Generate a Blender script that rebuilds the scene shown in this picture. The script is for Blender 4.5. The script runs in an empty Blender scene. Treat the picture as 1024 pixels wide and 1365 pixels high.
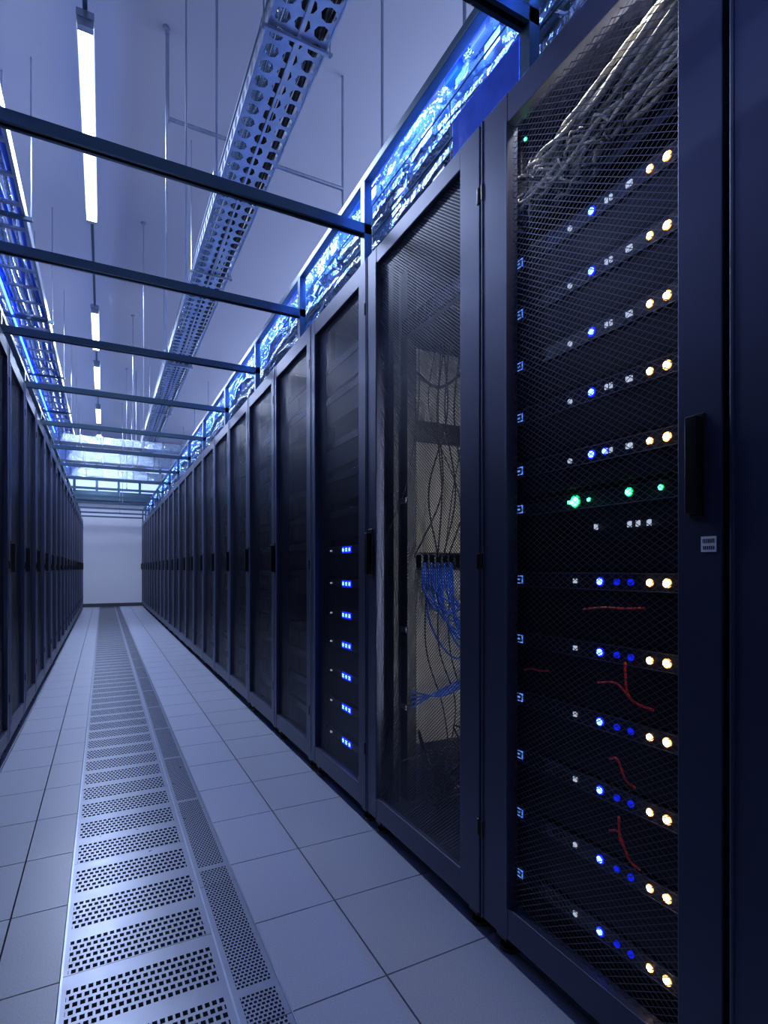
import bpy, math, random
from mathutils import Vector, Matrix
random.seed(7)
S = bpy.context.scene
H = 2.19      # rack height
CH = 0.996    # camera height
R = 0.90      # right rack row front plane
L = -0.45     # left rack row front plane
FAR = 16.0
CEIL = 4.4

# ------------------------------------------------------------------ materials
def newmat(name):
    m = bpy.data.materials.new(name); m.use_nodes = True
    nt = m.node_tree
    return m, nt, nt.nodes['Principled BSDF'], nt.nodes['Material Output']

def M(nt, op, a, b=None, c=None):
    n = nt.nodes.new('ShaderNodeMath'); n.operation = op
    for i, v in enumerate((a, b, c)):
        if v is None: continue
        if isinstance(v, (int, float)): n.inputs[i].default_value = v
        else: nt.links.new(v, n.inputs[i])
    return n.outputs[0]

def coords(nt):
    tc = nt.nodes.new('ShaderNodeTexCoord')
    sp = nt.nodes.new('ShaderNodeSeparateXYZ')
    nt.links.new(tc.outputs['Object'], sp.inputs[0])
    return tc.outputs['Object'], sp.outputs[0], sp.outputs[1], sp.outputs[2]

def simple(name, col, rough=0.5, metal=0.0, noise=0.0, nscale=40, bump=0.0, bscale=60, coat=0.0):
    m, nt, p, o = newmat(name)
    p.inputs['Base Color'].default_value = (*col, 1)
    p.inputs['Roughness'].default_value = rough
    p.inputs['Metallic'].default_value = metal
    p.inputs['Coat Weight'].default_value = coat
    co, x, y, z = coords(nt)
    if noise > 0:
        n = nt.nodes.new('ShaderNodeTexNoise'); n.inputs['Scale'].default_value = nscale
        n.inputs['Detail'].default_value = 4
        nt.links.new(co, n.inputs['Vector'])
        mx = nt.nodes.new('ShaderNodeMix'); mx.data_type = 'RGBA'
        mx.inputs[6].default_value = (*[c*(1-noise) for c in col], 1)
        mx.inputs[7].default_value = (*[min(1, c*(1+noise)) for c in col], 1)
        nt.links.new(n.outputs[0], mx.inputs[0])
        nt.links.new(mx.outputs[2], p.inputs['Base Color'])
    if bump > 0:
        n = nt.nodes.new('ShaderNodeTexNoise'); n.inputs['Scale'].default_value = bscale
        nt.links.new(co, n.inputs['Vector'])
        b = nt.nodes.new('ShaderNodeBump'); b.inputs['Strength'].default_value = bump
        b.inputs['Distance'].default_value = 0.01
        nt.links.new(n.outputs[0], b.inputs['Height'])
        nt.links.new(b.outputs[0], p.inputs['Normal'])
    return m

def emis(name, col, s):
    m, nt, p, o = newmat(name)
    p.inputs['Base Color'].default_value = (*col, 1)
    p.inputs['Emission Color'].default_value = (*col, 1)
    p.inputs['Emission Strength'].default_value = s
    return m

def meshmat(name, cw, ch, wire, col, rough):
    """expanded-metal door panel: diamond wires, open between them"""
    m, nt, p, o = newmat(name)
    p.inputs['Base Color'].default_value = (*col, 1)
    p.inputs['Metallic'].default_value = 0.6
    p.inputs['Roughness'].default_value = rough
    co, x, y, z = coords(nt)
    a = M(nt, 'MULTIPLY', y, 1/cw); b = M(nt, 'MULTIPLY', z, 1/ch)
    u = M(nt, 'PINGPONG', M(nt, 'ADD', a, b), 0.5)
    v = M(nt, 'PINGPONG', M(nt, 'SUBTRACT', a, b), 0.5)
    d = M(nt, 'MINIMUM', u, v)
    hole = M(nt, 'GREATER_THAN', d, wire)
    tr = nt.nodes.new('ShaderNodeBsdfTransparent')
    mx = nt.nodes.new('ShaderNodeMixShader')
    nt.links.new(hole, mx.inputs[0]); nt.links.new(p.outputs[0], mx.inputs[1])
    nt.links.new(tr.outputs[0], mx.inputs[2]); nt.links.new(mx.outputs[0], o.inputs[0])
    return m

def gratemat(name, x0, x1, cx, cy, per, frac, hu=0.33, hv=0.31):
    m, nt, p, o = newmat(name)
    co, x, y, z = coords(nt)
    u = M(nt, 'MULTIPLY', M(nt, 'SUBTRACT', x, x0), 1/cx)
    v0 = M(nt, 'ADD', y, 40.0)
    v = M(nt, 'MULTIPLY', v0, 1/cy)
    row = M(nt, 'FLOOR', v)
    off = M(nt, 'MULTIPLY', M(nt, 'MODULO', row, 2.0), 0.5)
    fu = M(nt, 'ABSOLUTE', M(nt, 'SUBTRACT', M(nt, 'FRACT', M(nt, 'ADD', u, off)), 0.5))
    fv = M(nt, 'ABSOLUTE', M(nt, 'SUBTRACT', M(nt, 'FRACT', v), 0.5))
    hole = M(nt, 'MULTIPLY', M(nt, 'LESS_THAN', fu, hu), M(nt, 'LESS_THAN', fv, hv))
    band = M(nt, 'LESS_THAN', M(nt, 'FRACT', M(nt, 'MULTIPLY', v0, 1/per)), frac)
    inx = M(nt, 'MULTIPLY', M(nt, 'GREATER_THAN', x, x0+0.012), M(nt, 'LESS_THAN', x, x1-0.012))
    mask = M(nt, 'MULTIPLY', M(nt, 'MULTIPLY', hole, band), inx)
    p.inputs['Base Color'].default_value = (0.24, 0.26, 0.335, 1)
    p.inputs['Metallic'].default_value = 0.6
    n = nt.nodes.new('ShaderNodeTexNoise'); n.inputs['Scale'].default_value = 30
    nt.links.new(co, n.inputs['Vector'])
    nt.links.new(M(nt, 'ADD', M(nt, 'MULTIPLY', n.outputs[0], 0.2), 0.22), p.inputs['Roughness'])
    dk = nt.nodes.new('ShaderNodeBsdfDiffuse'); dk.inputs[0].default_value = (0.012, 0.014, 0.022, 1)
    mx = nt.nodes.new('ShaderNodeMixShader')
    nt.links.new(mask, mx.inputs[0]); nt.links.new(p.outputs[0], mx.inputs[1])
    nt.links.new(dk.outputs[0], mx.inputs[2]); nt.links.new(mx.outputs[0], o.inputs[0])
    return m

frame = simple('rack_frame_paint', (0.060, 0.069, 0.128), 0.38, 0.5, 0.10, 6)
edge = simple('door_edge_gleam', (0.30, 0.33, 0.46), 0.35, 0.6)  # pale metal standing in for reflected gleams on the door edges
dark = simple('rack_interior_black', (0.010, 0.011, 0.018), 0.5, 0.2)
black = simple('black_plastic', (0.006, 0.006, 0.008), 0.3)
chassis = simple('server_chassis', (0.014, 0.015, 0.024), 0.35, 0.4, 0.1, 20)
strip = simple('server_bezel_strip', (0.04, 0.045, 0.07), 0.25, 0.4, coat=0.4)
steel = simple('galvanised_steel', (0.36, 0.41, 0.52), 0.3, 0.7, 0.3, 12)
beamm = simple('beam_paint', (0.06, 0.11, 0.16), 0.32, 0.5, 0.15, 5)
foil = simple('foil_conduit', (0.52, 0.64, 1.0), 0.14, 0.75, 0.5, 30, 0.9, 45)
bluelit = simple('blue_lit_panel', (0.03, 0.11, 0.85), 0.18, 0.4, 0.6, 9, 0.3, 14)  # blue light on the tray side put into the base colour
cabgrey = simple('cable_grey', (0.60, 0.57, 0.50), 0.5, 0, 0.4, 20)
cabblue = simple('cable_blue', (0.03, 0.14, 0.75), 0.4)
cabblack = simple('cable_black', (0.010, 0.010, 0.013), 0.4)
cabred = simple('cable_red', (0.9, 0.04, 0.03), 0.4)
beige = simple('rack_side_cream', (0.76, 0.73, 0.62), 0.5, 0.0, 0.06, 5)
label = simple('label_white', (0.85, 0.85, 0.88), 0.5)
ceilm = simple('ceiling_paint', (0.36, 0.372, 0.47), 0.8, 0, 0.05, 1.2)
wallm = simple('wall_paint', (0.70, 0.71, 0.80), 0.7, 0, 0.04, 2)
tile = simple('floor_tile', (0.38, 0.41, 0.53), 0.34, 0, 0.30, 260)
sub = simple('subfloor', (0.03, 0.03, 0.035), 0.9)
trimm = simple('baseboard_paint', (0.05, 0.05, 0.07), 0.5)
doormesh = meshmat('door_mesh_expanded', 0.0215, 0.0140, 0.072, (0.11, 0.11, 0.14), 0.35)
finemesh = meshmat('door_mesh_fine', 0.013, 0.0105, 0.13, (0.035, 0.040, 0.065), 0.32)
grillm = meshmat('server_grill', 0.012, 0.008, 0.12, (0.04, 0.042, 0.06), 0.35)
grate1 = gratemat('grate_panel', -0.09, 0.26, 0.0158, 0.0236, 0.1888, 0.75)
grate2 = gratemat('grate_strip', 0.268, 0.375, 0.0105, 0.0118, 0.59, 0.96)
e_blue = emis('led_blue', (0.08, 0.17, 1.0), 10)
e_blueh = emis('led_blue_halo', (0.004, 0.012, 1.0), 1.8)  # dim emissive ring imitating the glow around a blue LED
e_blue2 = emis('led_blue_dim', (0.005, 0.015, 0.8), 0.8)
e_icon = emis('led_icon', (0.15, 0.35, 1.0), 0.8)
e_amb = emis('led_amber', (1.0, 0.72, 0.40), 20)
e_ambh = emis('led_amber_halo', (1.0, 0.46, 0.13), 1.1)  # orange glow around the amber LEDs, made as a dim emitter
e_green = emis('led_green', (0.08, 1.0, 0.45), 10)
e_greenh = emis('led_green_halo', (0.0, 0.7, 0.2), 0.8)  # painted glow around the green LEDs
e_white = emis('led_white', (0.7, 0.8, 1.0), 0.55)
tube_e = emis('tube_light', (0.78, 0.86, 1.0), 9)
stripe_e = emis('added_blue_strip', (0.04, 0.14, 1.0), 9)  # emitter added to wash the overhead trays blue
stripe_d = emis('added_blue_strip_dim', (0.02, 0.08, 0.9), 1.2)  # dimmer emitter for the added strip on the front rail
win_e = emis('window_glow', (0.42, 0.58, 1.0), 1.2)
cabl_e = emis('added_cabinet_strip', (0.75, 0.82, 1.0), 1.2)  # for lamp strips added to brighten the rack interiors

# ------------------------------------------------------------------ mesh builder
class MB:
    def __init__(s): s.v=[]; s.f=[]; s.m=[]; s.mats=[]
    def mi(s, m):
        if m not in s.mats: s.mats.append(m)
        return s.mats.index(m)
    def box(s, x0,x1,y0,y1,z0,z1, m):
        b=len(s.v); k=s.mi(m)
        s.v += [(x,y,z) for x in (x0,x1) for y in (y0,y1) for z in (z0,z1)]
        for f in ((0,1,3,2),(4,6,7,5),(0,4,5,1),(2,3,7,6),(0,2,6,4),(1,5,7,3)):
            s.f.append(tuple(b+i for i in f)); s.m.append(k)
    def quad(s, pts, m):
        b=len(s.v); s.v += [tuple(p) for p in pts]; s.f.append(tuple(range(b,b+len(pts)))); s.m.append(s.mi(m))
    def tube(s, pts, r, m, seg=8, cap=True):
        k=s.mi(m); pts=[Vector(p) for p in pts]; b=len(s.v); n=len(pts)
        t0=(pts[1]-pts[0]).normalized()
        up=Vector((0,0,1)) if abs(t0.z)<0.8 else Vector((1,0,0))
        a=t0.cross(up).normalized()
        for i,p in enumerate(pts):
            t=(pts[min(i+1,n-1)]-pts[max(i-1,0)])
            if t.length<1e-9: t=t0
            t.normalize()
            a=(a-t*a.dot(t)).normalized(); c=t.cross(a)
            rr = r[i] if isinstance(r,(list,tuple)) else r
            for j in range(seg):
                an=2*math.pi*j/seg
                s.v.append(tuple(p+a*math.cos(an)*rr+c*math.sin(an)*rr))
        for i in range(n-1):
            for j in range(seg):
                j2=(j+1)%seg
                s.f.append((b+i*seg+j,b+i*seg+j2,b+(i+1)*seg+j2,b+(i+1)*seg+j)); s.m.append(k)
        if cap:
            s.f.append(tuple(b+j for j in reversed(range(seg)))); s.m.append(k)
            s.f.append(tuple(b+(n-1)*seg+j for j in range(seg))); s.m.append(k)
    def mesh(s, name, bevel=0, smooth=False):
        me=bpy.data.meshes.new(name); me.from_pydata(s.v,[],s.f)
        for m in s.mats: me.materials.append(m)
        me.polygons.foreach_set('material_index', s.m)
        if smooth: me.polygons.foreach_set('use_smooth',[True]*len(s.f))
        me.update()
        return me
    def obj(s, name, parent=None, loc=(0,0,0), bevel=0, smooth=False):
        o=bpy.data.objects.new(name, s.mesh(name, smooth=smooth)); S.collection.objects.link(o)
        o.location=loc
        if parent: o.parent=parent
        if bevel:
            md=o.modifiers.new('bevel','BEVEL'); md.width=bevel; md.segments=2; md.limit_method='ANGLE'
        return o
def empty(name, loc=(0,0,0)):
    o=bpy.data.objects.new(name,None); o.location=loc; S.collection.objects.link(o); o.empty_display_size=0.1
    return o
def area(name, parent, loc, sx, sy, energy, col, rot=(0,0,0), spread=None):
    l=bpy.data.lights.new(name,'AREA'); l.shape='RECTANGLE'; l.size=sx; l.size_y=sy; l.energy=energy; l.color=col
    if spread: l.spread=math.radians(spread)
    o=bpy.data.objects.new(name,l); S.collection.objects.link(o); o.location=loc; o.rotation_euler=rot
    if parent: o.parent=parent
    return o
def spline(ctrl, n=8):
    """catmull-rom"""
    P=[Vector(c) for c in ctrl]; P=[P[0]*2-P[1]]+P+[P[-1]*2-P[-2]]; out=[]
    for i in range(1,len(P)-2):
        for j in range(n):
            t=j/n; a,b,c,d=P[i-1],P[i],P[i+1],P[i+2]
            out.append(0.5*((2*b)+(c-a)*t+(2*a-5*b+4*c-d)*t*t+(3*b-a-3*c+d)*t**3))
    out.append(P[-2]); return out

# ------------------------------------------------------------------ room shell
XL, XR, YB = -4.2, 4.6, -3.0
b=MB(); b.box(XL,XR,YB,FAR,-0.12,-0.03,sub)
def tiles(b, cols, y0, y1, step, m, skip=None):
    g=0.0022
    for (a,c) in cols:
        y=y0
        while y<y1:
            b.box(a+g,c-g,y+g,min(y+step,y1)-g,-0.03,0.0,m); y+=step
cols=[(-0.45,-0.235),(-0.235,-0.093),(0.378,0.617),(0.617,0.957)]
x=-0.45
while x>XL+0.01: cols.append((max(XL,x-0.34),x)); x-=0.34
x=0.957
while x<XR-0.01: cols.append((x,min(XR,x+0.34))); x+=0.34
tiles(b, cols, 1.183-0.34*12, FAR, 0.34, tile)
b.obj('floor', bevel=0)
b=MB()
gy=-40+0.1888*196
y=gy
while y<FAR-0.02:
    b.box(-0.09,0.262,y+0.001,min(y+0.5664,FAR)-0.001,-0.028,0.001,grate1)
    b.box(-0.093,-0.088,y,min(y+0.5664,FAR),-0.028,0.003,steel)
    y+=0.5664
b.obj('floor_vent_grate')
b=MB(); y=-3+0.05
while y<FAR-0.05:
    b.box(0.268,0.375,y+0.001,min(y+0.59,FAR)-0.001,-0.028,0.001,grate2); y+=0.59
b.box(0.262,0.267,YB,FAR,-0.028,0.003,steel); b.box(0.3755,0.3785,YB,FAR,-0.028,0.003,steel)
b.obj('floor_drain_channel')
b=MB(); b.box(XL,XR,YB,FAR,CEIL,CEIL+0.1,ceilm); b.obj('ceiling')
b=MB(); b.box(XL-0.1,XL,YB,FAR,-0.12,CEIL+0.1,wallm); b.obj('wall_left')
b=MB(); b.box(XR,XR+0.1,YB,FAR,-0.12,CEIL+0.1,wallm); b.obj('wall_right')
b=MB(); b.box(XL-0.1,XR+0.1,YB-0.1,YB,-0.12,CEIL+0.1,wallm); b.obj('wall_back')
b=MB(); b.box(XL-0.1,XR+0.1,FAR,FAR+0.1,-0.12,CEIL+0.1,wallm); b.obj('wall_far')
b=MB(); b.box(XL,XR,FAR-0.02,FAR-0.001,0.0,0.09,trimm); b.obj('baseboard_far')
b=MB(); b.box(XL,XR,FAR-0.25,FAR-0.001,2.75,2.93,beamm); b.obj('trim_1', bevel=0.01)
b=MB(); b.box(-3.2,3.4,FAR-0.04,FAR-0.01,3.02,3.95,win_e)
for i in range(14): 
    xx=-3.2+i*6.6/13; b.box(xx-0.03,xx+0.03,FAR-0.07,FAR-0.002,2.95,4.02,beamm)
for zz in (2.98,3.3,3.62,3.99): b.box(-3.25,3.45,FAR-0.065,FAR-0.002,zz-0.025,zz+0.025,beamm)
b.obj('window_1')

# ------------------------------------------------------------------ racks
def carcass(b, w, sidem=None, feet=True):
    g=0.004
    D=1.0
    b.box(0.042,D,g,g+0.018,0.06,H,frame); b.box(0.042,D,w-g-0.018,w-g,0.06,H,sidem or frame)
    b.box(0.042,D,g,w-g,H-0.03,H,frame); b.box(0.042,D,g,w-g,0.06,0.10,frame)
    b.box(D-0.02,D,g,w-g,0.06,H,dark)
    for yy in (g+0.018,w-g-0.058):
        b.box(0.085,0.11,yy,yy+0.04,0.10,H-0.03,dark)
        b.box(0.8,0.83,yy,yy+0.04,0.10,H-0.03,dark)
    for xx in (0.05,0.9):
        for yy in (0.06,w-0.06):
            b.tube([(xx,yy,0.0),(xx,yy,0.012)],0.028,black,10)
            b.tube([(xx,yy,0.012),(xx,yy,0.062)],0.012,black,8)
            b.box(xx-0.03,xx+0.03,yy-0.02,yy+0.02,0.035,0.062,black)

def door(b, w, sn, sf, meshm, top=0.075, bot=0.08, handle='far', hz=CH+0.06, hinge='near'):
    g=0.004; z0,z1=0.065,H
    b.box(0,0.034,g,sn,z0,z1,frame); b.box(0,0.034,w-sf,w-g,z0,z1,frame)
    b.box(0.001,0.033,sn-0.001,w-sf+0.001,z1-top,z1-0.001,frame); b.box(0.001,0.033,sn-0.001,w-sf+0.001,z0+0.001,z0+bot,frame)
    # added pale strips imitating light gleams along the stile edges
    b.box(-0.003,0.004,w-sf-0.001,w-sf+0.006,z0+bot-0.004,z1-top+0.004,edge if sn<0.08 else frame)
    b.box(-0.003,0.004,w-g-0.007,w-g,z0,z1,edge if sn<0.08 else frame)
    b.quad([(0.018,sn,z0+bot),(0.018,w-sf,z0+bot),(0.018,w-sf,z1-top),(0.018,sn,z1-top)],meshm)
    if handle:
        yc = w-sf*0.5 if handle=='far' else sn*0.5
        b.box(-0.006,0.0,yc-0.016,yc+0.016,hz-0.085,hz+0.09,black)
        b.box(-0.026,-0.006,yc-0.009,yc+0.009,hz-0.080,hz+0.075,black)
        b.box(-0.014,-0.006,yc-0.013,yc+0.013,hz-0.080,hz-0.05,black)
    hy = 0.0 if hinge=='near' else w
    for hzz in (0.30,CH+0.02,2.0):
        b.tube([(0.002,hy+ (0.008 if hinge=='near' else -0.008),hzz-0.022),(0.002,hy+(0.008 if hinge=='near' else -0.008),hzz+0.022)],0.007,black,8)

def units(b, w, zs, hh):
    for z in zs:
        b.box(0.075,0.75,0.065,w-0.065,z,z+hh-0.006,chassis)
        b.box(0.066,0.075,0.07,w-0.07,z+hh*0.68,z+hh-0.012,strip)
        for k in range(3):
            yy=0.09+k*(w-0.2)/3
            b.box(0.07,0.0755,yy,yy+(w-0.2)/3-0.01,z+0.01,z+hh*0.6,dark)

def bake(b, name, bevel):
    o=b.obj(name,bevel=bevel); bpy.context.view_layer.update()
    dg=bpy.context.evaluated_depsgraph_get()
    me=bpy.data.meshes.new_from_object(o.evaluated_get(dg)); me.name=name
    bpy.data.objects.remove(o); return me

W=0.66
variants=[]
for k in range(4):
    b=MB(); carcass(b,W)
    if k<3: door(b,W,0.055,0.055,finemesh)
    else: door(b,W,0.09,0.11,doormesh,handle=None)
    zs=[0.13+0.145*i for i in range(13) if not (k==1 and i in (4,9,10)) and not (k==2 and i in (2,7,12))]
    units(b,W,zs,0.14)
    variants.append(bake(b,'server_rack_mesh%d'%k,0.002))
i=0
y=3.18
while y+W<FAR-0.2:
    o=bpy.data.objects.new('server_rack',variants[i%3]); S.collection.objects.link(o)
    o.location=(R,y,0); y+=W; i+=1
y=-1.1+W
while y<FAR-0.2:
    o=bpy.data.objects.new('server_rack',variants[(i*2)%3]); S.collection.objects.link(o)
    o.location=(L,y,0); o.rotation_euler=(0,0,math.pi); y+=W; i+=1
for yy in (-0.13,-0.79,-1.45):
    o=bpy.data.objects.new('server_rack',variants[3]); S.collection.objects.link(o); o.location=(R,yy,0)

# ---- near rack (Y 0.535 - 1.18)
Y0=0.535; w=0.645
rk=empty('server_rack',(R,Y0,0))
b=MB(); carcass(b,w); b.obj('cabinet',rk,bevel=0.003)
b=MB(); door(b,w,0.082,0.108,doormesh,handle=None,hinge='far')
hz=CH+0.175; yc=0.045
b.box(-0.004,0.0,yc-0.014,yc+0.014,hz-0.088,hz+0.088,black)
b.box(-0.022,-0.004,yc-0.010,yc+0.010,hz-0.082,hz+0.082,black)
b.obj('door',rk,bevel=0.003)
b=MB(); b.box(-0.0015,0.0,0.013,0.0385,CH+0.028,CH+0.054,label)
for k in range(7): b.box(-0.002,-0.0014,0.016+k*0.003,0.0172+k*0.003,CH+0.043,CH+0.050,black)
for k in range(6): b.box(-0.002,-0.0014,0.016+k*0.0034,0.0174+k*0.0034,CH+0.032,CH+0.038,black)
b.obj('asset_label',rk)
rows=[.788,.656,.522,.389,.252,.153,-.028,-.181,-.332,-.48,-.63,-.787]
srv=MB(); led=MB()
fx=0.066
lens={e_amb.name:e_ambh,e_blue.name:e_blueh,e_green.name:e_greenh}  # LED core to the dim ring that paints its glow
def disc(b,y,z,r,m,x=None,th=0.004):
    x=fx-0.008 if x is None else x
    if m.name in lens:
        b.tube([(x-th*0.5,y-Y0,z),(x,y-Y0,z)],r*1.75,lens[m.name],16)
        b.tube([(x-th,y-Y0,z),(x-th*0.5,y-Y0,z)],r*1.25,m,12)
    else: b.tube([(x-th,y-Y0,z),(x,y-Y0,z)],r*1.15,m,12)
for n,zr in enumerate(rows):
    z=CH+zr
    nz = CH+rows[n+1] if n+1<len(rows) else z-0.15
    srv.box(fx,0.75,0.05,w-0.05,nz+0.024,z+0.018,chassis)
    srv.box(fx-0.008,fx,0.055,w-0.055,z-0.017,z+0.017,strip)
    srv.box(fx-0.0095,fx-0.007,0.055,w-0.055,z+0.0165,z+0.019,frame)
    srv.box(fx-0.0095,fx-0.007,0.055,w-0.055,z-0.019,z-0.0165,frame)
    srv.quad([(fx-0.006,0.06,nz+0.03),(fx-0.006,w-0.06,nz+0.03),(fx-0.006,w-0.06,z-0.02),(fx-0.006,0.06,z-0.02)],grillm)
    srv.box(fx-0.0095,fx-0.008,1.00-Y0,1.065-Y0,z-0.009,z+0.009,black)
    yi=1.093-Y0
    for (a0,a1,c0,c1) in ((-.013,.013,.008,.010),(-.013,.013,-.010,-.008),(-.013,-.011,-.010,.010),(.011,.013,-.010,.010),(-.003,0.006,-.002,.002)):
        led.box(fx-0.0105,fx-0.009,yi+a0,yi+a1,z+c0,z+c1,e_icon)
    if n!=5:
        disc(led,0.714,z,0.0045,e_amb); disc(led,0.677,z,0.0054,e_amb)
    if n<5:
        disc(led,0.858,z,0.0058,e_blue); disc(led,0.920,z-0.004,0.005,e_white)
        for yy in (0.818,0.806,0.765,0.757): led.box(fx-0.012,fx-0.008,yy-Y0-0.003,yy-Y0+0.003,z-0.006,z+0.005,e_white)
        if n==4: disc(led,0.822,z,0.0045,e_blue)
    elif n==5:
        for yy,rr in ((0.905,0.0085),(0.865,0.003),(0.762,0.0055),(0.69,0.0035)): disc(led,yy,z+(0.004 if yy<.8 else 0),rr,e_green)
        led.box(fx-0.012,fx-0.008,0.90-Y0,0.925-Y0,z-0.004,z+0.003,e_green)
        for yy in (0.845,0.76,0.74,0.715): led.box(fx-0.012,fx-0.008,yy-Y0-0.004,yy-Y0+0.004,z-0.068,z-0.056,e_white)
    else:
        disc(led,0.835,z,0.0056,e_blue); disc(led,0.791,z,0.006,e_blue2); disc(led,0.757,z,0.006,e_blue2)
        led.box(fx-0.012,fx-0.008,0.900-Y0,0.909-Y0,z-0.005,z+0.005,e_white)
        for k in range(5): srv.box(fx-0.0095,fx-0.008,0.925-Y0+k*0.012,0.931-Y0+k*0.012,z-0.006,z+0.006,black)
srv.obj('blade_server',rk,bevel=0.0015); led.obj('status_leds',rk)
b=MB(); b.box(0.04,0.7,0.04,w-0.04,CH+0.182,CH+0.196,black); b.obj('shelf',rk)
# cable bundle: several twisted looms running across the top of the rack
b=MB()
for g in range(8):
    za=CH+0.885+g*0.017; zb=CH+0.975+g*0.019; ph=g*1.3
    ctrl=[]
    for j in range(8):
        t=j/7
        ctrl.append(Vector((0.070+0.02*math.sin(ph+t*5), w-0.055-t*(w-0.11), za+(zb-za)*t**1.3+0.022*math.sin(ph+t*6.0))))
    mid=spline(ctrl,8)
    for s_ in range(7):
        pts=[]
        pa=s_*0.9; rr=0.011 if s_ else 0
        for q,p in enumerate(mid):
            an=pa+q*0.13
            pts.append(p+Vector((rr*math.cos(an),0,rr*math.sin(an)))+Vector((0,0,0.006*math.sin(q*0.4+s_*2+g))))
        b.tube(pts,0.0052,cabblack if (s_+g)%7==0 else cabgrey,7)
for k in range(22):
    cy=random.uniform(0.30,w-0.08); cz=CH+random.uniform(0.89,1.0)
    a=random.random()*6
    pts=[(0.052+0.015*math.sin(3*t+a),cy+0.06*math.cos(t+a),cz+0.035*math.sin(t*1.3+a)) for t in [q*0.45 for q in range(10)]]
    b.tube(pts,0.0035,random.choice((cabgrey,cabgrey,cabblack)),6)
for yy in (0.12,0.25,0.40): b.tube([(0.075+0.03*math.cos(t),w-yy+0.01*math.cos(t),CH+0.99-yy*0.12+0.07*math.sin(t)) for t in [q*0.5 for q in range(14)]],0.003,cabblack,6)
b.obj('cable_bundle',rk,smooth=True)
b=MB(); disc(b,1.06,CH+1.085,0.003,e_green,0.05); b.box(0.058,0.11,0.05,w-0.05,CH+0.86,CH+0.88,chassis); b.obj('patch_bracket',rk)
b=MB()
for (ya,yb,z,dz) in ((0.87,0.72,-.09,.012),(0.83,0.70,-.245,-.03),(0.80,0.74,-.40,-.04),(0.80,0.73,-.55,-.05),(0.76,0.755,-.20,-.06),(0.775,0.77,-.52,-.05),(1.06,0.98,-.255,.01)):
    b.tube(spline([(0.045,ya-Y0,CH+z),(0.04,(ya*.6+yb*.4)-Y0,CH+z+0.008),(0.042,(ya*.3+yb*.7)-Y0,CH+z+dz*.7),(0.05,yb-Y0,CH+z+dz)],6),0.0024,cabred,6)
b.obj('red_patch_lead',rk,smooth=True)
b=MB(); b.box(0.036,0.046,0.09,w-0.12,2.145,2.155,cabl_e); b.obj('added_cabinet_light',rk)  # lamp strip added to light the cable bundle
area('added_cabinet_lamp',rk,(0.044,w/2,2.143),0.012,0.4,1.8,(1.0,0.96,0.93),(0,math.radians(-14),0),130)

# ---- open-frame rack (Y 1.18 - 1.90)
Y0=1.182; w=0.715
rk=empty('network_rack',(R,Y0,0))
b=MB(); carcass(b,w,frame); b.obj('cabinet',rk,bevel=0.003)
b=MB(); door(b,w,0.095,0.088,finemesh,top=0.06,hinge='near',handle='far'); b.obj('door',rk,bevel=0.003)
b=MB(); ys=w-0.024
for (za,zb) in ((0.30,0.99),(1.06,1.50),(1.58,1.87)):
    b.box(0.19,0.78,ys-0.012,ys,za,zb,beige)
b.obj('side_panel',rk,bevel=0.002)
b=MB()
b.box(0.14,0.80,ys-0.03,ys,1.50,1.58,chassis); b.box(0.14,0.18,ys-0.05,ys,0.1,2.15,dark)
b.box(0.14,0.80,ys-0.03,ys,0.99,1.06,black)
for k in range(16): b.box(0.19+k*0.03,0.20+k*0.03,ys-0.07,ys-0.03,1.0,1.05,black)
for zz in (0.45,0.75,1.25,1.75): b.box(0.135,0.14,ys-0.045,ys-0.005,zz,zz+0.02,steel)
b.box(0.14,0.8,0.05,w-0.03,1.88,1.96,chassis)
for k in range(10): b.box(0.12,0.16,0.08+k*0.058,0.125+k*0.058,1.895,1.945,strip)
b.obj('cable_manager',rk)
b=MB()
for k in range(11):
    x0=random.uniform(0.2,0.55); x1=x0+random.uniform(-.1,.1); yy=ys-random.uniform(0.03,0.10)
    b.tube(spline([(x0,yy,1.9),(x0+random.uniform(-.06,.06),yy-0.02,1.6),(x1,yy-0.01,1.3),(x1+random.uniform(-.12,.12),yy,1.04)],8),random.choice((0.002,0.003,0.003)),cabblack,6)
for k in range(5):
    x0=random.uniform(0.2,0.5)
    b.tube(spline([(x0,ys-0.05,1.02),(x0-0.03,ys-0.08,0.7),(x0+0.05,ys-0.08,0.45),(x0+random.uniform(-.1,.2),ys-0.15,0.2)],8),0.0025,cabblack,6)
b.tube(spline([(0.16,ys-0.03,1.78),(0.3,ys-0.05,1.72),(0.5,ys-0.05,1.9)],8),0.006,cabblack,6)
b.obj('black_cables',rk,smooth=True)
b=MB()
for k in range(15):
    x0=0.2+k*0.010; x1=0.42+random.uniform(-.03,.08); dep=random.uniform(0.12,0.38)
    b.tube(spline([(x0,ys-0.06,1.02),(x0+0.005,ys-0.08,1.0-dep*.6),((x0+x1)/2,ys-0.10,1.0-dep),(x1,ys-0.08,1.0-dep*.5),(x1+0.02,ys-0.06,1.03)],8),0.0038,cabblue,6)
for k in range(4): b.tube(spline([(0.15,ys-0.06,0.52-k*.02),(0.3,ys-0.08,0.50+k*.01),(0.5,ys-0.08,0.58),(0.7,ys-0.05,0.56)],8),0.004,cabblue,6)
b.obj('blue_cables',rk,smooth=True)
b=MB()
for k in range(46):
    cx,cy,cz=random.uniform(0.15,0.6),random.uniform(0.15,w-0.12),random.uniform(0.12,0.34)
    pts=[(cx+random.uniform(-.1,.1),cy+random.uniform(-.1,.1),max(0.11,cz+random.uniform(-.08,.08))) for _ in range(5)]
    b.tube(spline(pts,6),0.004,cabgrey if k%12==0 else cabblack,6)
b.obj('loose_cables',rk,smooth=True)
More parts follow.
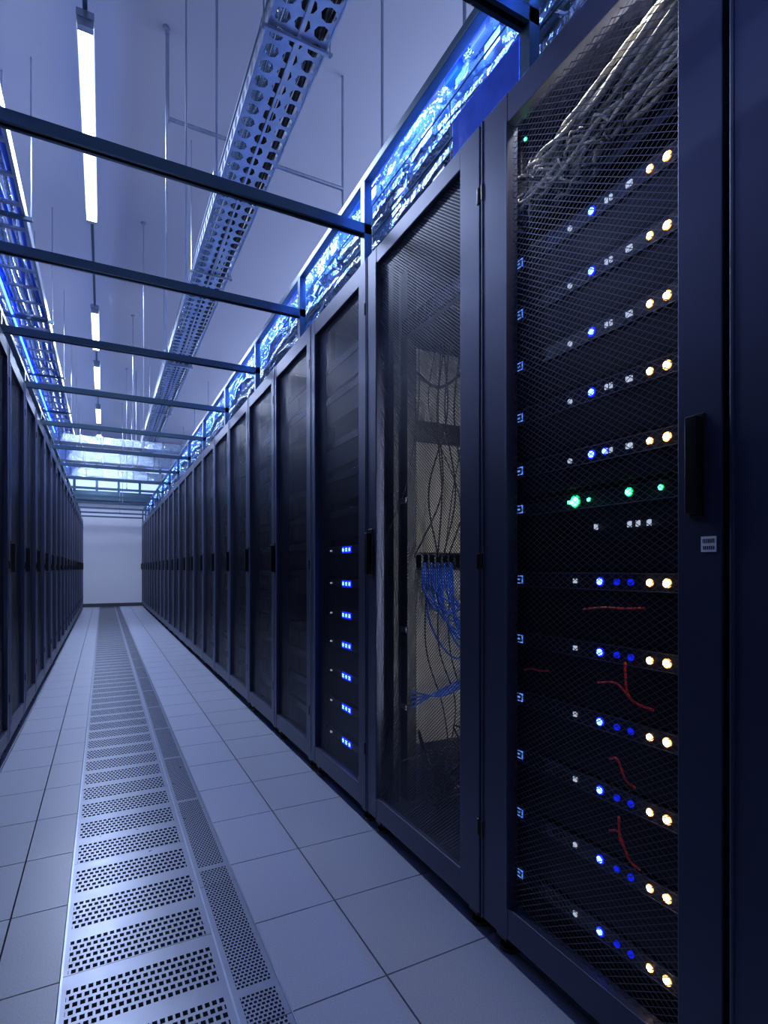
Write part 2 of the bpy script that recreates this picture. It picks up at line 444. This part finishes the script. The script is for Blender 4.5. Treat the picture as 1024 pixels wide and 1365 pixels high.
b=MB(); b.box(0.40,0.43,0.024,0.030,0.25,1.85,cabl_e); b.obj('added_cabinet_light',rk)  # lamp strip added to brighten the cream side panels
area('added_cabinet_lamp',rk,(0.415,0.034,1.05),0.03,1.6,9.0,(1.0,0.95,0.85),(math.radians(90),0,math.pi),110)

# ---- third rack with blue leds (Y 1.90 - 2.54)
Y0=1.90; w=0.64
rk=empty('server_rack',(R,Y0,0))
b=MB(); carcass(b,w); b.obj('cabinet',rk,bevel=0.003)
b=MB(); door(b,w,0.068,0.068,finemesh,handle=None); b.obj('door',rk,bevel=0.002)
b=MB(); led=MB()
rows=[.084,-.067,-.2075,-.341,-.479,-.62,-.77]
for zr in rows:
    z=CH+zr
    b.box(fx,0.75,0.06,w-0.06,z-0.115,z+0.018,chassis); b.box(fx-0.008,fx,0.065,w-0.065,z-0.016,z+0.016,strip)
    for yy in (2.185,2.22,2.255):
        led.box(fx-0.010,fx-0.008,yy-Y0-0.015,yy-Y0+0.015,z-0.015,z+0.015,e_blueh)  # dim patch imitating the glow around the LED
        led.box(fx-0.012,fx-0.010,yy-Y0-0.008,yy-Y0+0.008,z-0.008,z+0.008,e_blue)
    led.box(fx-0.012,fx-0.008,2.395-Y0,2.41-Y0,z-0.004,z+0.003,e_white)
for zr in (.25,.42,.58,.8,.95): 
    z=CH+zr
    b.box(fx,0.75,0.06,w-0.06,z-0.11,z+0.018,chassis); b.box(fx-0.008,fx,0.065,w-0.065,z-0.016,z+0.016,strip)
b.obj('blade_server',rk,bevel=0.0015); led.obj('status_leds',rk)
o=bpy.data.objects.new('server_rack',variants[1]); S.collection.objects.link(o); o.location=(R,2.54,0); o.scale=(1,0.64/W,1)

# ------------------------------------------------------------------ overhead steel
rail_z=2.53
fr=empty('overhead_support_frame',(0,0,0))
b=MB()
for (xx) in (0.925,1.40):
    b.box(xx-0.016,xx+0.016,-2.9,FAR-0.25,rail_z-0.016,rail_z+0.016,beamm)
for xx in (-0.52,-0.9):
    b.box(xx-0.016,xx+0.016,-2.9,FAR-0.25,2.42,2.45,beamm)
b.obj('rails',fr,bevel=0.003)
beams=[-1.9,-0.9,0.1,1.02,1.95,2.74,3.67,4.7,5.85]+[5.85+1.1*k for k in range(1,10)]
b=MB()
for yy in beams:
    b.box(-1.8,0.94,yy-0.018,yy+0.018,2.346,2.350,beamm)
    b.box(-1.8,0.94,yy-0.018,yy-0.014,2.312,2.347,beamm)
    b.box(-1.8,0.94,yy+0.014,yy+0.018,2.312,2.347,beamm)
    b.box(-1.8,0.94,yy-0.014,yy-0.007,2.312,2.316,beamm)
    b.box(-1.8,0.94,yy+0.007,yy+0.014,2.312,2.316,beamm)
    for xx in (0.925,1.40): b.box(xx-0.016,xx+0.016,yy-0.018,yy+0.018,H,rail_z-0.016,beamm)
    for xx in (-0.52,-0.9): b.box(xx-0.016,xx+0.016,yy-0.018,yy+0.018,H,2.42,beamm)
b.obj('cross_struts',fr)
b=MB()
for n,yy in enumerate(beams):
    if yy<1.5 : continue
    if n%2==0 or yy<4: 
        b.tube([(0.35,yy,2.34),(0.35,yy,CEIL)],0.0045,steel,8)
        b.tube([(0.35,yy,CEIL-0.02),(0.35,yy,CEIL)],0.022,steel,10)
        b.tube([(0.35,yy,2.35),(0.35,yy,2.37)],0.014,steel,6)
for (xx,yy,z0) in ((1.40,2.74,2.53),(1.40,1.95,2.53)):
    b.tube([(xx,yy,z0),(xx,yy,CEIL)],0.009,steel,8)
b.obj('threaded_rods',fr)
b=MB()
for (xa,xb,yy,zz) in ((0.36,0.9,3.70,3.85),(0.98,1.47,3.48,3.62)):
    b.tube([(xa,yy,zz),(xb,yy,zz)],0.014,steel,8)
    b.tube([(xa,yy,zz-0.035),(xa,yy,CEIL if xa<0.5 else zz+0.06)],0.012,steel,8)
b.tube([(0.98,3.48,3.62),(0.98,3.48,CEIL)],0.007,steel,8)
b.tube([(1.47,3.48,3.0),(1.47,3.48,CEIL)],0.009,steel,8)
b.obj('sprinkler_pipe')

# ------------------------------------------------------------------ perforated cable tray in the middle
def perforated(b, fn, nu, nv, hole, m):
    for i in range(nu):
        for j in range(nv):
            out=[(0,0),(.5,0),(1,0),(1,.5),(1,1),(.5,1),(0,1),(0,.5)]
            inn=[(.5+hole*c,.5+hole*s) for c,s in ((-.7,-.7),(0,-1),(.7,-.7),(1,0),(.7,.7),(0,1),(-.7,.7),(-1,0))]
            for k in range(8):
                k2=(k+1)%8
                b.quad([fn(i+out[k][0],j+out[k][1]),fn(i+out[k2][0],j+out[k2][1]),fn(i+inn[k2][0],j+inn[k2][1]),fn(i+inn[k][0],j+inn[k][1])],m)
tray=empty('perforated_cable_tray')
b=MB(); tx0,tx1,tz=0.64,0.91,3.38
cell=0.09; nv=int((FAR-0.6-(-1))/cell)
perforated(b, lambda u,v:(tx0+u*(tx1-tx0)/3, -1+v*cell, tz), 3, nv, 0.40, steel)
perforated(b, lambda u,v:(tx0, -1+v*cell, tz+u*0.09), 1, nv, 0.33, steel)
perforated(b, lambda u,v:(tx1, -1+v*cell, tz+u*0.09), 1, nv, 0.33, steel)
for xx in (tx0,tx1):
    b.box(xx-0.008,xx+0.008,-1,-1+nv*cell,tz+0.09,tz+0.098,steel)
    b.box(xx-0.004,xx+0.004,-1,-1+nv*cell,tz-0.004,tz+0.004,steel)
b.box((tx0+tx1)/2-0.006,(tx0+tx1)/2+0.006,-1,-1+nv*cell,tz-0.008,tz-0.001,steel)
b.obj('tray_body',tray)
b=MB()
yy=2.35
while yy<FAR-1:
    b.box(tx0-0.03,tx1+0.03,yy-0.008,yy+0.008,tz-0.022,tz-0.008,steel)
    for xx in (tx0-0.02,tx1+0.02): b.tube([(xx,yy,tz-0.03),(xx,yy,CEIL)],0.004,steel,6)
    yy+=2.2
b.obj('hangers',tray)
b=MB()
for k in range(15):
    bx=tx0+0.02+k*0.0165; ph=random.random()*6
    b.tube([(bx+0.008*math.sin(ph+j*0.7),-1+j*0.2,tz+0.018+(k%3)*0.012+0.006*abs(math.sin(ph*2+j*0.5))) for j in range(int((FAR-1+0.5)/0.2))],0.011,random.choice((foil,cabblack,foil)),6)
b.obj('tray_cables',tray,smooth=True)

# ------------------------------------------------------------------ foil conduits over the right racks
cb=empty('overhead_conduit_bundle')
b=MB()
N=int((FAR-0.6+1)/0.11)
for k in range(42):
    bx=0.985+0.34*random.random(); bz=2.23+0.38*random.random(); ph=random.random()*9; f1=random.uniform(.25,.6); r=random.choice((0.010,0.014,0.02,0.026))
    pts=[]
    for j in range(N):
        pts.append((bx+0.015*math.sin(ph+j*f1)+random.uniform(-.006,.006), -0.9+j*0.11, min(2.64,max(2.225,bz+0.03*math.sin(ph*2+j*f1*1.3)+random.uniform(-.008,.008)))))
    b.tube(pts,r,foil,7)
b.obj('foil_conduits',cb,smooth=False)
b=MB()
for k in range(800):
    yy=-0.8+ (k/800)**1.5*15.5+random.uniform(-.03,.03); bx=random.uniform(0.972,1.05); bz=random.uniform(2.25,2.60)
    if k%3==0:
        rr=random.uniform(.025,.045)
        b.tube([(bx+0.01*math.sin(t*3),yy+rr*math.cos(t),bz+rr*math.sin(t)) for t in [q*0.52 for q in range(14)]],0.007,foil,6)
    elif k%3==1:
        b.tube([(bx,yy,bz-0.03),(bx+0.02,yy+random.uniform(-.10,.10),bz+0.03)],0.012,foil,8)
    else:
        b.box(bx-0.012,bx+0.012,yy-0.035,yy+0.035,bz-0.02,bz+0.02,random.choice((foil,steel,foil,bluelit)))
b.obj('clamps_and_coils',cb)
b=MB()
for k in range(30):
    yy=-0.8+k*0.55
    b.tube([(0.95,yy,2.44),(0.955,yy,2.205),(1.36,yy,2.205),(1.36,yy,2.44)],0.002,beamm,6)
for zz in (2.21,2.32,2.44): b.tube([(0.952,-0.9,zz),(0.952,FAR-0.6,zz)],0.003,beamm,6)
b.obj('wire_basket',cb)
b=MB(); b.box(0.945,0.95,1.08,1.38,2.235,2.36,bluelit); b.box(0.945,0.95,0.3,0.62,2.23,2.36,bluelit); b.obj('tray_side_plates',cb,bevel=0.002)  # tray sides, blue light carried by their colour
b=MB(); b.box(1.385,1.41,-0.9,FAR-0.6,rail_z-0.030,rail_z-0.0165,stripe_e); b.box(0.9411,0.945,-0.9,FAR-0.6,rail_z-0.012,rail_z+0.008,stripe_d); b.obj('added_blue_led_strip',cb)  # blue strips added to light the foil conduits
for k in range(8):
    area('added_blue_lamp',cb,(0.947,0.1+k*2.0,rail_z),0.014,1.9,17.0 if k<3 else 11,(0.10,0.24,1.0),(0,math.radians(-60),0))  # added blue light aimed at the foil

# ------------------------------------------------------------------ left overhead tray and pipes
lt=empty('ladder_cable_tray')
lx0,lx1,lz=-0.90,-0.47,3.33
b=MB(); 
for xx in (lx0,lx1): b.box(xx-0.01,xx+0.01,-1,FAR-0.6,lz,lz+0.09,steel)
yy=-0.9
while yy<FAR-0.7: b.box(lx0,lx1,yy-0.015,yy+0.015,lz+0.005,lz+0.022,steel); yy+=0.3
yy=0.9
while yy<FAR-1:
    b.box(lx0-0.05,lx1+0.05,yy-0.012,yy+0.012,lz-0.025,lz,beamm)
    for xx in (lx0-0.04,lx1+0.04): b.tube([(xx,yy,lz-0.03),(xx,yy,CEIL)],0.005,steel,6)
    yy+=1.7
b.obj('ladder',lt)
b=MB()
for k in range(11):
    bx=lx0+0.03+k*0.036; ph=random.random()*6
    b.tube([(bx+0.012*math.sin(ph+j*0.6),-1+j*0.2,lz+0.042+0.012*abs(math.sin(ph+j*0.4))) for j in range(int(16.2/0.2))],0.016,random.choice((foil,foil,cabblue)),6)
b.obj('tray_cables',lt,smooth=True)
b=MB(); b.box(lx0+0.15,lx0+0.165,-1,FAR-0.6,lz-0.008,lz+0.004,stripe_e); b.obj('added_blue_led_strip',lt)  # strip added under the tray for a blue wash
b=MB()
for (xx,zz,rr) in ((-0.62,3.95,0.03),(-0.78,3.95,0.04),(-1.35,3.7,0.05),(-1.55,3.7,0.05),(-1.9,3.5,0.08)):
    b.tube([(xx,YB+0.02,zz),(xx,FAR-0.1,zz)],rr,steel,14)
    yy=0.5
    while yy<FAR-0.5:
        b.tube([(xx,yy,zz+rr),(xx,yy,CEIL)],0.006,steel,6); b.tube([(xx,yy-0.02,zz),(xx,yy+0.02,zz)],rr+0.006,beamm,14); yy+=2.0
b.obj('ceiling_pipes',smooth=False)
b=MB()
for (yy,zz,hh,ww) in ((10.3,3.05,0.12,0.3),(12.0,3.05,0.2,0.3),(13.8,3.0,0.2,0.3)):
    b.box(-2.2,2.0,yy-ww/2,yy+ww/2,zz,zz+hh,foil)
    for xx in (-1.9,-1.2,0.5,1.7): b.tube([(xx,yy,zz+hh),(xx,yy,CEIL)],0.008,steel,6)
    for k in range(14): b.box(-2.2+k*0.31,-2.18+k*0.31,yy-ww/2-0.012,yy+ww/2+0.012,zz-0.012,zz+hh+0.012,steel)
b.obj('ventilation_duct')

# ------------------------------------------------------------------ luminaires
def lamp(segs, xx, zz, name, w=0.036, en=44, up=0):
    g=empty(name)
    b=MB(); y0=segs[0][0]-0.9; y1=segs[-1][1]+0.3
    b.box(xx-0.012,xx+0.012,y0,y1,zz+0.06,zz+0.085,beamm)
    for (a,c) in segs:
        b.box(xx-w-0.008,xx+w+0.008,a-0.05,c+0.05,zz+0.02,zz+0.06,steel)
        b.box(xx-w,xx+w,a,c,zz-0.02,zz+0.021,tube_e)
        b.box(xx-w-0.004,xx+w+0.004,a-0.04,a,zz-0.022,zz+0.02,steel); b.box(xx-w-0.004,xx+w+0.004,c,c+0.04,zz-0.022,zz+0.02,steel)
        for q in (a+0.1,c-0.1): b.tube([(xx,q,zz+0.08),(xx,q,CEIL)],0.004,steel,6)
        area('tube_lamp',g,(xx,(a+c)/2,zz-0.023),2*w,c-a,en*(c-a),(0.60,0.72,1.0))
        if up: area('added_uplight',g,(xx,(a+c)/2,zz+0.09),2*w,c-a,up*(c-a),(0.60,0.72,1.0),(math.pi,0,0))  # added light thrown at the ceiling for soft bounce
    b.obj('fixture',g)
zz=CH+3.0
lamp([(3.45,4.36),(4.46,5.3),(7.2,8.4),(9.1,10.2),(11.5,12.6),(13.7,14.8)],-0.09,zz,'added_aisle_light',en=46)
side=[(-1.6,-0.4),(0.8,2.0),(3.0,4.2),(5.4,6.6),(7.8,9.0),(10.2,11.4),(12.6,13.8)]
lamp(side,-3.0,3.1,'added_aisle_light',en=25,up=32)  # unseen left fixture, added to brighten the room and ceiling
lamp(side,3.2,3.1,'added_aisle_light',en=25,up=24)  # matching added fixture on the right, hidden behind the racks

# ------------------------------------------------------------------ world, camera
wd=bpy.data.worlds.new('World'); S.world=wd; wd.use_nodes=True
wd.node_tree.nodes['Background'].inputs[0].default_value=(0.05,0.08,0.2,1)
wd.node_tree.nodes['Background'].inputs[1].default_value=0.5
cam=bpy.data.cameras.new('camera'); co=bpy.data.objects.new('camera',cam); S.collection.objects.link(co)
co.location=(0,0,CH); co.rotation_euler=(math.radians(90),0,math.radians(-27.25))
cam.sensor_width=36; cam.lens=726/1365*36; cam.shift_y=75.5/1365; cam.clip_start=0.02
S.camera=co
S.view_settings.view_transform='Standard'
S.view_settings.look='None'
